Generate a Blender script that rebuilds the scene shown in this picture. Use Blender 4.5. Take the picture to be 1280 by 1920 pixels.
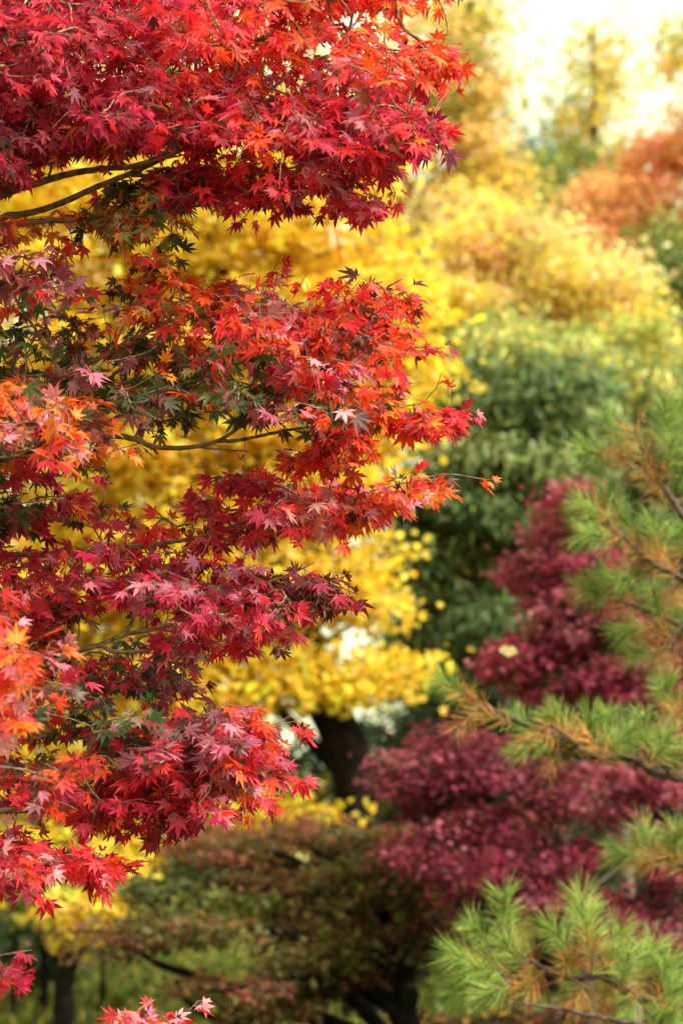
import bpy, math
import numpy as np
from mathutils import Vector

for o in list(bpy.data.objects):
    bpy.data.objects.remove(o, do_unlink=True)
scn = bpy.context.scene
COL = scn.collection
rng = np.random.default_rng(11)
R = math.radians

# ---------------------------------------------------------------- camera
CAM = np.array([0.0, 0.0, 1.6]); PITCH = R(6.5); FPX = 85.0 / 24.0 * 1280
cd = bpy.data.cameras.new('camera'); cam = bpy.data.objects.new('camera', cd); COL.objects.link(cam)
cd.sensor_fit = 'HORIZONTAL'; cd.sensor_width = 24.0; cd.lens = 85.0
cam.location = CAM; cam.rotation_euler = (R(90) + PITCH, 0, 0)
cd.clip_start = 0.1; cd.clip_end = 1000
cd.dof.use_dof = True; cd.dof.focus_distance = 5.5; cd.dof.aperture_fstop = 3.05
scn.camera = cam

# ---------------------------------------------------------------- sky, sun, exposure
SUN_EL, SUN_AZ = R(50), R(124)           # azimuth measured from +Y (view direction) towards +X
w = bpy.data.worlds.new('World'); scn.world = w; w.use_nodes = True
nt = w.node_tree; nt.nodes.clear()
sky = nt.nodes.new('ShaderNodeTexSky'); sky.sky_type = 'NISHITA'; sky.sun_disc = False
sky.sun_elevation = SUN_EL; sky.sun_rotation = SUN_AZ
sky.air_density = 1.2; sky.dust_density = 3.0; sky.ozone_density = 1.0
mixn = nt.nodes.new('ShaderNodeMix'); mixn.data_type = 'RGBA'
mixn.inputs[0].default_value = 0.78                       # overcast veil over the clear sky
mixn.inputs[7].default_value = (6.3, 6.8, 3.9, 1)
bg = nt.nodes.new('ShaderNodeBackground'); bg.inputs[1].default_value = 0.10
wo = nt.nodes.new('ShaderNodeOutputWorld')
nt.links.new(sky.outputs[0], mixn.inputs[6]); nt.links.new(mixn.outputs[2], bg.inputs[0])
nt.links.new(bg.outputs[0], wo.inputs[0])
sl = bpy.data.lights.new('sun', 'SUN'); sl.energy = 3.2; sl.angle = R(34); sl.color = (1.0, 0.96, 0.90)
so = bpy.data.objects.new('sun', sl); COL.objects.link(so)
sdir = Vector((math.sin(SUN_AZ) * math.cos(SUN_EL), math.cos(SUN_AZ) * math.cos(SUN_EL), math.sin(SUN_EL)))
so.rotation_euler = sdir.to_track_quat('Z', 'Y').to_euler(); so.location = (4, 5, 12)
scn.view_settings.view_transform = 'Standard'; scn.view_settings.look = 'None'
scn.view_settings.gamma = 1.0; scn.view_settings.use_curve_mapping = False
scn.view_settings.exposure = 1.45
cy = scn.cycles
cy.max_bounces = 10; cy.diffuse_bounces = 6; cy.glossy_bounces = 2; cy.transmission_bounces = 8
cy.use_denoising = True; cy.use_adaptive_sampling = True; cy.adaptive_threshold = 0.015
cy.sample_clamp_indirect = 6.0

# ---------------------------------------------------------------- helpers
UP = np.array([0, 0, 1.0])
def P(px, py, d):
    """point d metres ahead of the camera position that the photo shows at (px, py)"""
    x = (px - 640) / FPX; y = -(py - 960) / FPX
    dx = x; dy = math.cos(PITCH) - y * math.sin(PITCH); dz = math.sin(PITCH) + y * math.cos(PITCH)
    t = d / dy
    return CAM + t * np.array([dx, dy, dz])
def unit(v):
    return v / np.maximum(np.linalg.norm(v, axis=-1, keepdims=True), 1e-9)
def GZ(x, y):
    """height of the ground"""
    x = np.asarray(x, float); y = np.asarray(y, float)
    return (0.55 * np.exp(-((x - 1.6) ** 2 / 7.0 + (y - 11.8) ** 2 / 5.0)) + 0.05 * np.sin(x * 0.7 + 1) * np.sin(y * 0.5)
            + 0.02 * np.maximum(y - 26, 0) * 0.5)

def mesh_obj(name, V, F3=None, F4=None, mat=None, parent=None, col=None, smooth=False):
    me = bpy.data.meshes.new(name)
    V = np.ascontiguousarray(V, np.float32)
    n3 = 0 if F3 is None else len(F3); n4 = 0 if F4 is None else len(F4)
    loops = np.concatenate([np.zeros(0, np.int32)] + ([np.asarray(F3, np.int32).ravel()] if n3 else []) + ([np.asarray(F4, np.int32).ravel()] if n4 else []))
    starts = np.concatenate([np.arange(n3) * 3, n3 * 3 + np.arange(n4) * 4]).astype(np.int32)
    me.vertices.add(len(V)); me.vertices.foreach_set('co', V.ravel())
    me.loops.add(len(loops)); me.loops.foreach_set('vertex_index', loops.astype(np.int32))
    me.polygons.add(n3 + n4); me.polygons.foreach_set('loop_start', starts)
    if col is not None:
        a = me.attributes.new('tint', 'FLOAT_COLOR', 'POINT')
        c = np.ones((len(V), 4), np.float32); c[:, :3] = col
        a.data.foreach_set('color', c.ravel())
    me.update(calc_edges=True)
    if smooth:
        me.polygons.foreach_set('use_smooth', np.ones(n3 + n4, bool))
    if mat: me.materials.append(mat)
    o = bpy.data.objects.new(name, me); COL.objects.link(o)
    if parent is not None:
        o.parent = parent
        o.matrix_parent_inverse = parent.matrix_basis.inverted()
    return o
def thing(name, label, cat, loc=(0, 0, 0), group=None):
    o = bpy.data.objects.new(name, None); COL.objects.link(o)
    o.location = [float(c) for c in loc]; o.empty_display_size = 0.2
    o['label'] = label; o['category'] = cat
    if group: o['group'] = group
    return o

# ---------------------------------------------------------------- materials
def nmat(name):
    m = bpy.data.materials.new(name); m.use_nodes = True
    n = m.node_tree; n.nodes.clear()
    return m, n, n.nodes.new('ShaderNodeOutputMaterial')
def leaf_mat(name, trans=0.4, rough=0.45, spec=0.5, tsat=1.0, mott=0.25):
    m, n, out = nmat(name)
    at = n.nodes.new('ShaderNodeAttribute'); at.attribute_name = 'tint'
    no = n.nodes.new('ShaderNodeTexNoise'); no.inputs['Scale'].default_value = 90; no.inputs['Detail'].default_value = 3
    tc = n.nodes.new('ShaderNodeTexCoord'); n.links.new(tc.outputs['Object'], no.inputs['Vector'])
    mr = n.nodes.new('ShaderNodeMapRange'); mr.inputs[1].default_value = 0.3; mr.inputs[2].default_value = 0.7
    mr.inputs[3].default_value = 1 - mott; mr.inputs[4].default_value = 1 + mott
    n.links.new(no.outputs['Fac'], mr.inputs[0])
    mu = n.nodes.new('ShaderNodeVectorMath'); mu.operation = 'SCALE'
    n.links.new(at.outputs['Color'], mu.inputs[0]); n.links.new(mr.outputs[0], mu.inputs['Scale'])
    p = n.nodes.new('ShaderNodeBsdfPrincipled'); p.inputs['Roughness'].default_value = rough
    p.inputs['Specular IOR Level'].default_value = spec
    n.links.new(mu.outputs[0], p.inputs['Base Color'])
    t = n.nodes.new('ShaderNodeBsdfTranslucent'); n.links.new(mu.outputs[0], t.inputs['Color'])
    mx = n.nodes.new('ShaderNodeMixShader'); mx.inputs[0].default_value = trans
    n.links.new(p.outputs[0], mx.inputs[1]); n.links.new(t.outputs[0], mx.inputs[2])
    n.links.new(mx.outputs[0], out.inputs[0])
    return m
def bark_mat(name, c1, c2, scale=30, rough=0.85, bump=0.4, spec=.2):
    m, n, out = nmat(name)
    tc = n.nodes.new('ShaderNodeTexCoord')
    no = n.nodes.new('ShaderNodeTexNoise'); no.inputs['Scale'].default_value = scale; no.inputs['Detail'].default_value = 6
    n.links.new(tc.outputs['Object'], no.inputs['Vector'])
    cr = n.nodes.new('ShaderNodeValToRGB'); cr.color_ramp.elements[0].position = 0.35; cr.color_ramp.elements[1].position = 0.65
    cr.color_ramp.elements[0].color = (*c1, 1); cr.color_ramp.elements[1].color = (*c2, 1)
    n.links.new(no.outputs['Fac'], cr.inputs[0])
    p = n.nodes.new('ShaderNodeBsdfPrincipled'); p.inputs['Roughness'].default_value = rough; p.inputs['Specular IOR Level'].default_value = spec
    n.links.new(cr.outputs[0], p.inputs['Base Color'])
    b = n.nodes.new('ShaderNodeBump'); b.inputs['Strength'].default_value = bump; b.inputs['Distance'].default_value = 0.01
    n.links.new(no.outputs['Fac'], b.inputs['Height']); n.links.new(b.outputs[0], p.inputs['Normal'])
    n.links.new(p.outputs[0], out.inputs[0])
    return m
M_MAPLE = leaf_mat('maple_leaf', trans=0.5, rough=0.48, spec=0.45)
M_LEAF = leaf_mat('broad_leaf', trans=0.58, rough=0.5, spec=0.35)
M_GREEN = leaf_mat('evergreen_leaf', trans=0.35, rough=0.5, spec=0.3)
M_NEEDLE = leaf_mat('needle', trans=0.25, rough=0.4, spec=0.4)
M_BARK_M = bark_mat('maple_bark', (0.12, 0.08, 0.05), (0.32, 0.24, 0.15), 60)
M_BARK_D = bark_mat('dark_bark', (0.006, 0.005, 0.004), (0.018, 0.014, 0.011), 14, spec=.03)
M_BARK_P = bark_mat('pine_bark', (0.035, 0.022, 0.016), (0.13, 0.09, 0.07), 40)
M_BARK_T = bark_mat('tan_bark', (0.10, 0.07, 0.05), (0.22, 0.16, 0.11), 40)

# ---------------------------------------------------------------- wood
def smooth_line(pts, n):
    pts = np.asarray(pts, float)
    if len(pts) < 3:
        t = np.linspace(0, 1, n)[:, None]; return pts[0] * (1 - t) + pts[-1] * t
    q = np.vstack([2 * pts[0] - pts[1], pts, 2 * pts[-1] - pts[-2]])
    seg = np.linspace(0, len(pts) - 1 - 1e-6, n); i = seg.astype(int); t = (seg - i)[:, None]
    a, b, c, d = q[i], q[i + 1], q[i + 2], q[i + 3]
    return 0.5 * (2 * b + (c - a) * t + (2 * a - 5 * b + 4 * c - d) * t ** 2 + (-a + 3 * b - 3 * c + d) * t ** 3)
class Wood:
    def __init__(s): s.V = []; s.F = []; s.n = 0
    def tube(s, pts, rad, k=8):
        pts = np.asarray(pts, float); m = len(pts)
        rad = np.broadcast_to(np.asarray(rad, float), (m,))
        t = unit(np.gradient(pts, axis=0))
        ref = np.array([0.31, 0.9, 0.28]) if abs(unit(pts[-1] - pts[0])[1]) < 0.8 else np.array([0.9, 0.1, 0.4])
        u = unit(np.cross(t, ref)); v = np.cross(t, u)
        a = np.arange(k) / k * 2 * math.pi
        ring = pts[:, None] + rad[:, None, None] * (np.cos(a)[None, :, None] * u[:, None] + np.sin(a)[None, :, None] * v[:, None])
        ring = np.vstack([ring.reshape(-1, 3)])
        i = np.arange(m - 1)[:, None] * k; j = np.arange(k)[None]
        f = np.stack([i + j, i + (j + 1) % k, i + k + (j + 1) % k, i + k + j], -1).reshape(-1, 4)
        s.V.append(ring); s.F.append(f + s.n); s.n += len(ring)
        # tip cap as degenerate-free cone point
    def sticks(s, A, B, ra, rb, k=4):
        if not len(A): return
        t = unit(B - A); ref = np.array([0.23, 0.35, 0.91]); u = unit(np.cross(t, ref)); v = np.cross(t, u)
        a = np.arange(k) / k * 2 * math.pi
        off = np.cos(a)[None, :, None] * u[:, None] + np.sin(a)[None, :, None] * v[:, None]
        ring = np.concatenate([A[:, None] + off * ra[:, None, None], B[:, None] + off * rb[:, None, None]], 1)
        i = np.arange(len(A))[:, None] * 2 * k; j = np.arange(k)[None]
        f = np.stack([i + j, i + (j + 1) % k, i + k + (j + 1) % k, i + k + j], -1).reshape(-1, 4)
        s.V.append(ring.reshape(-1, 3)); s.F.append(f + s.n); s.n += ring.size // 3
    def obj(s, name, mat, parent, smooth=True):
        return mesh_obj(name, np.vstack(s.V), F4=np.vstack(s.F), mat=mat, parent=parent, smooth=smooth)

def grow(wood, skel, tips, step=0.06, r0=0.0012, wob=0.3, expo=0.45, k=4):
    """twigs from the skeleton polylines [(pts, radii)] out to every tip; returns tip positions and directions"""
    N0 = sum(len(p) for p, r in skel); cap = N0 + len(tips) * 40
    pos = np.zeros((cap, 3)); dr = np.zeros((cap, 3)); par = np.full(cap, -1); lim = np.full(cap, 1e9)
    n = 0
    for p, r in skel:
        m = len(p); pos[n:n + m] = p; dr[n:n + m] = unit(np.gradient(p, axis=0)); lim[n:n + m] = r; n += m
    tips = np.asarray(tips)
    d0 = np.array([np.min(np.sum((pos[:n] - t) ** 2, 1)) for t in tips]); order = np.argsort(d0)
    endn = np.zeros(len(tips), int)
    for ti in order:
        t = tips[ti]; v = t - pos[:n]; L = np.linalg.norm(v, axis=1) + 1e-6
        c = np.sum(v * dr[:n], 1) / L
        b = int(np.argmin(L * (1.0 + 0.55 * (1 - c))))
        Lb = L[b]; m = max(2, min(30, int(Lb / step)))
        s = np.arange(1, m + 1)[:, None] / m
        p0, d_ = pos[b], dr[b]
        c1 = p0 + d_ * Lb * 0.35 + rng.normal(0, 0.05 * Lb * wob, 3)
        c2 = t - unit(v[b]) * Lb * 0.3 + rng.normal(0, 0.25 * Lb * wob, 3)
        path = (1 - s) ** 3 * p0 + 3 * (1 - s) ** 2 * s * c1 + 3 * (1 - s) * s ** 2 * c2 + s ** 3 * t
        if n + m >= cap: break
        prev = np.vstack([p0[None], path[:-1]])
        pos[n:n + m] = path; dr[n:n + m] = unit(path - prev)
        par[n:n + m] = np.concatenate([[b], np.arange(n, n + m - 1)])
        endn[ti] = n + m - 1; n += m
    cnt = np.zeros(n); cnt[endn] = 1
    for i in range(n - 1, N0 - 1, -1): cnt[par[i]] += cnt[i]
    rad = r0 * np.maximum(cnt, 1) ** expo
    idx = np.arange(N0, n); pa = par[idx]
    ra = np.where(pa < N0, rad[idx] * 1.15, rad[pa]); ra = np.minimum(ra, np.maximum(lim[pa] * 0.8, r0))
    ra = np.minimum(ra, rad[idx] * 1.8); rb = rad[idx]
    wood.sticks(pos[pa], pos[idx], ra, np.minimum(rb, ra), k)
    return tips, dr[endn]

# ---------------------------------------------------------------- leaves
def maple_shape(seed, fine=True):
    g = np.random.default_rng(seed)
    ang = [-118, -76, -37, 0, 37, 76, 118]; ln = [0.36, 0.70, 0.93, 1.0, 0.93, 0.70, 0.36]
    sr = [0.10, 0.21, 0.29, 0.33, 0.33, 0.29, 0.21]
    pts = []; side = []
    for i, (a, L) in enumerate(zip(ang, ln)):
        a = a + g.normal(0, 3); L = L * g.uniform(0.9, 1.08)
        am = a - 20 if i else a - 30
        pts.append((math.radians(am), sr[i] * g.uniform(.9, 1.1), 0)); 
        prof = [(0.5, -0.14), (0.76, -0.06), (1, 0), (0.76, 0.06), (0.5, 0.14)] if fine else [(0.5, -0.14), (1, 0), (0.5, 0.14)]
        bend = g.normal(0, 0.1)
        for f, h in prof:
            y = f * L; x = h * L + bend * L * f * f * .4
            pts.append((math.radians(a) + math.atan2(x, y), math.hypot(x, y), 0))
    pts.append((math.radians(148), 0.10, 0))
    P2 = np.array([[r * math.sin(a), r * math.cos(a)] for a, r, _ in pts]); P2 = np.vstack([[0, 0], P2])
    r = np.linalg.norm(P2, axis=1)
    k1, k2 = g.uniform(0.05, 0.34), g.uniform(-0.25, 0.1)
    z = -k1 * r ** 2 - k2 * np.abs(P2[:, 0]) + g.normal(0, 0.035, len(r)) * r
    n = len(P2)
    F = np.array([[0, i + 1, i] for i in range(1, n - 1)])
    V = np.column_stack([P2, z])
    pk = 0.55 + g.uniform(0, .5)          # petiole as a thin three-sided stalk behind the blade
    w = 0.016
    a = np.array([[w, 0, 0], [-w, 0, 0], [0, 0, -w], [w, -pk, .12 * pk], [-w, -pk, .12 * pk], [0, -pk, .12 * pk - w]])
    Fp = np.array([[0, 1, 4], [0, 4, 3], [1, 2, 5], [1, 5, 4], [2, 0, 3], [2, 3, 5]]) + n
    return np.vstack([V, a]), np.vstack([F, Fp]), pk
def curled_shape(seed):
    V, F, pk = maple_shape(seed); g = np.random.default_rng(seed)
    b = V[:-6]; th = b[:, 0] * g.uniform(2.2, 3.4); b[:, 2] += 0.45 * (1 - np.cos(th)); b[:, 0] = np.sin(th) * 0.28
    ph = b[:, 1] * g.uniform(.8, 1.8); b[:, 2] -= 0.4 * (1 - np.cos(ph)); b[:, 1] *= 0.75
    return V, F, pk
def fan_shape(seed):                      # ginkgo leaf
    g = np.random.default_rng(seed)
    a = np.radians([-62, -38, -14, 0, 14, 38, 62]); r = np.array([.86, 1, 1.0, .78, 1.0, 1, .86]) * g.uniform(.95, 1.05, 7)
    P2 = np.vstack([[0, 0], np.column_stack([np.sin(a) * r, np.cos(a) * r])])
    z = -g.uniform(0, .3) * (P2 ** 2).sum(1) + g.normal(0, .06, 8)
    return np.column_stack([P2, z]), np.array([[0, i + 1, i] for i in range(1, 7)]), 0.4
def oval_shape(seed, wd=0.3):
    g = np.random.default_rng(seed)
    y = np.array([0, .3, .65, 1, .65, .3]); x = np.array([0, wd, wd * .8, 0, -wd * .8, -wd])
    z = -g.uniform(.05, .4) * y ** 2 + np.abs(x) * g.uniform(0, .4)
    return np.column_stack([x, y, z]), np.array([[0, 1, 5], [1, 2, 4], [1, 4, 5], [2, 3, 4]]), 0.15
def maple_small(seed):
    V, F, pk = maple_shape(seed, fine=False); return V, F, pk
SHAPES = {'maple': [maple_shape(i) for i in range(14)], 'curled': [curled_shape(i + 50) for i in range(6)],
          'fan': [fan_shape(i) for i in range(6)], 'oval': [oval_shape(i, .3) for i in range(6)],
          'lance': [oval_shape(i + 9, .11) for i in range(6)], 'star': [maple_small(i + 30) for i in range(6)]}
def leaf_mesh(kind, pos, tipdir, nrm, size, col, jit=0.0):
    """arrays for one mesh of many leaves"""
    sh = SHAPES[kind]; pick = rng.integers(0, len(sh), len(pos))
    e2 = unit(tipdir); e1 = unit(np.cross(e2, nrm)); e3 = np.cross(e1, e2)
    Vs, Fs, Cs, n = [], [], [], 0
    for k, (V, F, pk) in enumerate(sh):
        I = np.where(pick == k)[0]
        if not len(I): continue
        W = (pos[I][:, None] + size[I][:, None, None] * (V[None, :, 0:1] * e1[I][:, None] + V[None, :, 1:2] * e2[I][:, None] + V[None, :, 2:3] * e3[I][:, None]))
        f = F[None] + (np.arange(len(I)) * len(V))[:, None, None] + n
        c = np.repeat(col[I][:, None], len(V), 1)
        Vs.append(W.reshape(-1, 3)); Fs.append(f.reshape(-1, 3)); Cs.append(c.reshape(-1, 3)); n += len(I) * len(V)
    return np.vstack(Vs), np.vstack(Fs), np.vstack(Cs)
class Leaves:
    def __init__(s): s.V = []; s.F = []; s.C = []; s.n = 0
    def add(s, *a):
        V, F, C = leaf_mesh(*a); s.V.append(V); s.F.append(F + s.n); s.C.append(C); s.n += len(V)
    def obj(s, name, mat, parent):
        return mesh_obj(name, np.vstack(s.V), F3=np.vstack(s.F), mat=mat, parent=parent, col=np.vstack(s.C))
def vary(c, v=0.18, h=0.08):
    """colour of each leaf a little lighter, darker or of another hue"""
    c = np.asarray(c, float)
    return np.clip(c * np.exp(rng.normal(0, v, (len(c), 1))) * np.exp(rng.normal(0, h, c.shape)), 0.002, 0.95)

def in_poly(poly, q):
    poly = np.asarray(poly, float); x, y = q[:, 0], q[:, 1]; ins = np.zeros(len(q), bool); j = len(poly) - 1
    for i in range(len(poly)):
        xi, yi = poly[i]; xj, yj = poly[j]
        c = ((yi > y) != (yj > y)) & (x < (xj - xi) * (y - yi) / (yj - yi + 1e-9) + xi)
        ins ^= c; j = i
    return ins
def sample_poly(poly, n, holes=()):
    poly = np.asarray(poly, float); lo, hi = poly.min(0), poly.max(0); out = np.zeros((0, 2))
    while len(out) < n:
        q = rng.uniform(lo, hi, (n * 3, 2)); q = q[in_poly(poly, q)]
        for h in holes: q = q[~in_poly(h, q)]
        out = np.vstack([out, q])
    return out[:n]

# =================================================================== GROUND
def ground():
    xs = np.concatenate([np.linspace(-300, -14, 24)[:-1], np.linspace(-14, 14, 80), np.linspace(14, 300, 24)[1:]])
    ys = np.concatenate([np.linspace(-60, 2, 8)[:-1], np.linspace(2, 45, 100), np.linspace(45, 600, 24)[1:]])
    X, Y = np.meshgrid(xs, ys); Z = GZ(X, np.minimum(Y, 90))
    V = np.stack([X, Y, Z], -1).reshape(-1, 3); a, b = len(ys), len(xs)
    i = (np.arange(a - 1)[:, None] * b + np.arange(b - 1)[None]).ravel()
    F = np.column_stack([i, i + 1, i + b + 1, i + b])
    m, n, out = nmat('grassy_soil')
    tc = n.nodes.new('ShaderNodeTexCoord'); no = n.nodes.new('ShaderNodeTexNoise'); no.inputs['Scale'].default_value = 1.3; no.inputs['Detail'].default_value = 8
    n.links.new(tc.outputs['Object'], no.inputs['Vector'])
    cr = n.nodes.new('ShaderNodeValToRGB'); e = cr.color_ramp.elements
    e[0].position = .38; e[0].color = (.045, .035, .018, 1); e[1].position = .62; e[1].color = (.07, .09, .018, 1)  # canopy shade is put into these darkened grass tones
    x = e.new(.5); x.color = (.045, .055, .015, 1)
    n.links.new(no.outputs['Fac'], cr.inputs[0])
    p = n.nodes.new('ShaderNodeBsdfPrincipled'); p.inputs['Roughness'].default_value = .95; p.inputs['Specular IOR Level'].default_value = 0
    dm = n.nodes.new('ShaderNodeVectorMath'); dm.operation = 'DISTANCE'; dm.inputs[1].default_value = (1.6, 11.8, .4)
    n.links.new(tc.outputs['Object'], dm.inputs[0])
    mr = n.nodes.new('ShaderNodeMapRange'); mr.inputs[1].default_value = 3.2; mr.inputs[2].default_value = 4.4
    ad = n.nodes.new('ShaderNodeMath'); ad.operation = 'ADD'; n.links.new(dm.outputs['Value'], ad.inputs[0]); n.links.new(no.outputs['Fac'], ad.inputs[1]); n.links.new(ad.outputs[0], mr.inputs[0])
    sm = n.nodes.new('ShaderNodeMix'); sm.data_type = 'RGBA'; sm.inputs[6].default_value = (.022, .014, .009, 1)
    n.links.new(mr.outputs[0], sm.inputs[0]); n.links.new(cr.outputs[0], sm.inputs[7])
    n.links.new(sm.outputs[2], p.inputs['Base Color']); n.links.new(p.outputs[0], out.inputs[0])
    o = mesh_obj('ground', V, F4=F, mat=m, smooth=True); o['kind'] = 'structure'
    # grass blades standing on it where the photo looks onto it
    N = 26000
    y = rng.uniform(13, 34, N); x = rng.uniform(-.19, .19, N) * y
    pos = np.column_stack([x, y, GZ(x, y) - .005])
    td = unit(np.column_stack([rng.normal(0, .35, N), rng.normal(0, .35, N), np.ones(N)])); nr = unit(rng.normal(0, 1, (N, 3)))
    L = Leaves(); base = np.array([[.07, .10, .015]]) * np.ones((N, 1)); base[rng.random(N) < .3] = (.34, .30, .04)
    L.add('lance', pos, td, nr, rng.uniform(.07, .16, N), vary(base, .3))
    g = L.obj('grass', M_GREEN, None); g['kind'] = 'stuff'
    N = 9000
    y = rng.uniform(9, 30, N); x = rng.uniform(-.2, .2, N) * y
    pos = np.column_stack([x, y, GZ(x, y) + rng.uniform(.01, .05, N)])
    pal = np.array([(.75, .42, .03), (.45, .2, .05), (.09, .045, .022), (.25, .04, .025)])
    L = Leaves(); L.add('fan', pos, unit(rng.normal(0, 1, (N, 3)) * [1, 1, .2]), unit(rng.normal(0, .35, (N, 3)) + UP), rng.uniform(.03, .05, N), vary(pal[rng.choice(4, N, p=[.08, .12, .65, .15])]))
    g = L.obj('leaf_litter', M_LEAF, None); g['kind'] = 'stuff'
ground()

# =================================================================== BACKGROUND TREES
def tree(name, label, cat, trunk, clumps, kind, size, pal, nleaf, bark=M_BARK_D, mat=M_LEAF, trunk_r=0.1, group=None,
         sub=26, spread=0.11, upb=0.6, droop=0.3, cname='crown', limb=True, extra=(), var=.24, flat=1.0, hue=1.0, cj=0):
    """trunk: [(px,py,d)...] from the base up (base set on the ground). clumps: (px,py,d, rx,ry px, rd m, weight, palette)"""
    T = np.array([P(*t) for t in trunk]); T[0, 2] = GZ(T[0, 0], T[0, 1]) - .05
    root = thing(name, label, cat, (T[0, 0], T[0, 1], T[0, 2] + .05), group)
    wd = Wood(); n = 24; line = smooth_line(T, n)
    line[1:-1] += rng.normal(0, trunk_r * .07, (n - 2, 3))
    rr = trunk_r * np.linspace(1, .28, n); rr[0] *= 1.35; rr[1] *= 1.12
    wd.tube(line, rr, 10)
    tw = wd; L = Leaves(); tot = sum(c[6] * c[3] * c[4] for c in clumps)
    for (px, py, d, rx, ry, rd, wt, pl) in clumps:
        c = P(px + rng.normal(0, cj), py + rng.normal(0, cj * .7), d + rng.normal(0, cj * .006)); s = d / FPX; rad = np.array([rx * s, rd, ry * s])
        q = line.copy(); dz = c[2] - q[:, 2]; hd = np.linalg.norm(q[:, :2] - c[:2], axis=1)
        cost = np.abs(dz - .45 * hd) + .3 * hd; b = int(np.argmin(cost[2:])) + 2
        p0 = q[b]; mid = p0 + (c - p0) * .5 + np.array([0, 0, .12 * np.linalg.norm(c - p0)]) + rng.normal(0, .05, 3)
        lp = smooth_line([p0, mid, c, c + (c - mid) * .35], 14)
        lr = np.linspace(min(rr[b] * .6, .012 + .018 * np.linalg.norm(c - p0)), .006, 14)
        wd.tube(lp, lr, 6)
        ns = max(6, int(sub * wt))
        v = unit(rng.normal(0, 1, (ns, 3))) * rng.random((ns, 1)) ** .38 * rad; tips = c + v
        tips[:, 2] = np.maximum(tips[:, 2], GZ(tips[:, 0], tips[:, 1]) + .12)
        tips, td = grow(tw, [(lp[4:], lr[4:])], tips, step=.15, r0=.0025, k=3)
        nl = int(nleaf * wt * rx * ry / tot); who = rng.integers(0, ns, nl)
        sc = rng.uniform(.6, 1.3, ns)[who][:, None]
        off = rng.normal(0, 1, (nl, 3)) * spread * sc * [1.15, 1.15, .6 * flat]; pos = tips[who] + off
        out = unit(off + .4 * (tips[who] - c))
        tdv = unit(td[who] * .4 + out * .8 - UP * droop + rng.normal(0, .45, (nl, 3)))
        nr = unit(UP * upb + out * .5 + rng.normal(0, .5, (nl, 3)))
        pa = np.array([p[:3] for p in pl]); pw = np.array([p[3] for p in pl]) * rng.gamma(hue, 1 / hue, len(pl)); pw = pw / pw.sum()
        tipc = rng.choice(len(pa), ns, p=pw); own = rng.choice(len(pa), nl, p=pw)
        ci = np.where(rng.random(nl) < .6, tipc[who], own)
        L.add(kind, pos, tdv, nr, rng.uniform(*size, nl), vary(pa[ci], var))
    for e in extra: e(wd, line)
    wd.obj('trunk', bark, root)
    L.obj(cname, mat, root)
    return root
GOLD = [(.92, .62, .05, 5), (.93, .68, .13, 2), (.88, .53, .035, 2), (.66, .58, .07, 1.0)]
PALE = [(.86, .62, .10, 5), (.86, .67, .30, 2), (.76, .44, .22, 1.8), (.48, .46, .11, 2.2)]  # paler tones put the bright glare over far crowns into leaf colour
LIME = [(.42, .43, .10, 3), (.64, .54, .12, 2.4), (.25, .32, .08, 3)]
AMBER = [(.72, .52, .09, 4), (.78, .46, .15, 2), (.42, .40, .09, 2.4)]
CORAL = [(.82, .30, .14, 4), (.84, .44, .16, 3), (.5, .42, .09, 1.2)]
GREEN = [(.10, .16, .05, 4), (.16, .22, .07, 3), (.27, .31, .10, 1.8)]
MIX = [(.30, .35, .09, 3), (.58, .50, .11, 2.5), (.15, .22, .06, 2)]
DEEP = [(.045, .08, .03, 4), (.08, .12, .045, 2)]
BLUEG = [(.16, .24, .16, 3), (.24, .28, .16, 1)]
WINE = [(.30, .03, .06, 5), (.42, .07, .11, 3), (.18, .02, .035, 2), (.46, .15, .17, 1.2)]
RUST = [(.25, .115, .04, 3), (.15, .12, .028, 3), (.26, .07, .042, 2.5), (.055, .062, .018, 2.4)]
DULL = [(.27, .034, .062, 5), (.38, .085, .12, 3), (.17, .024, .038, 2), (.30, .09, .065, 1.2)]
OLIVE = [(.16, .17, .03, 3), (.26, .22, .04, 1), (.09, .10, .025, 3)]

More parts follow.
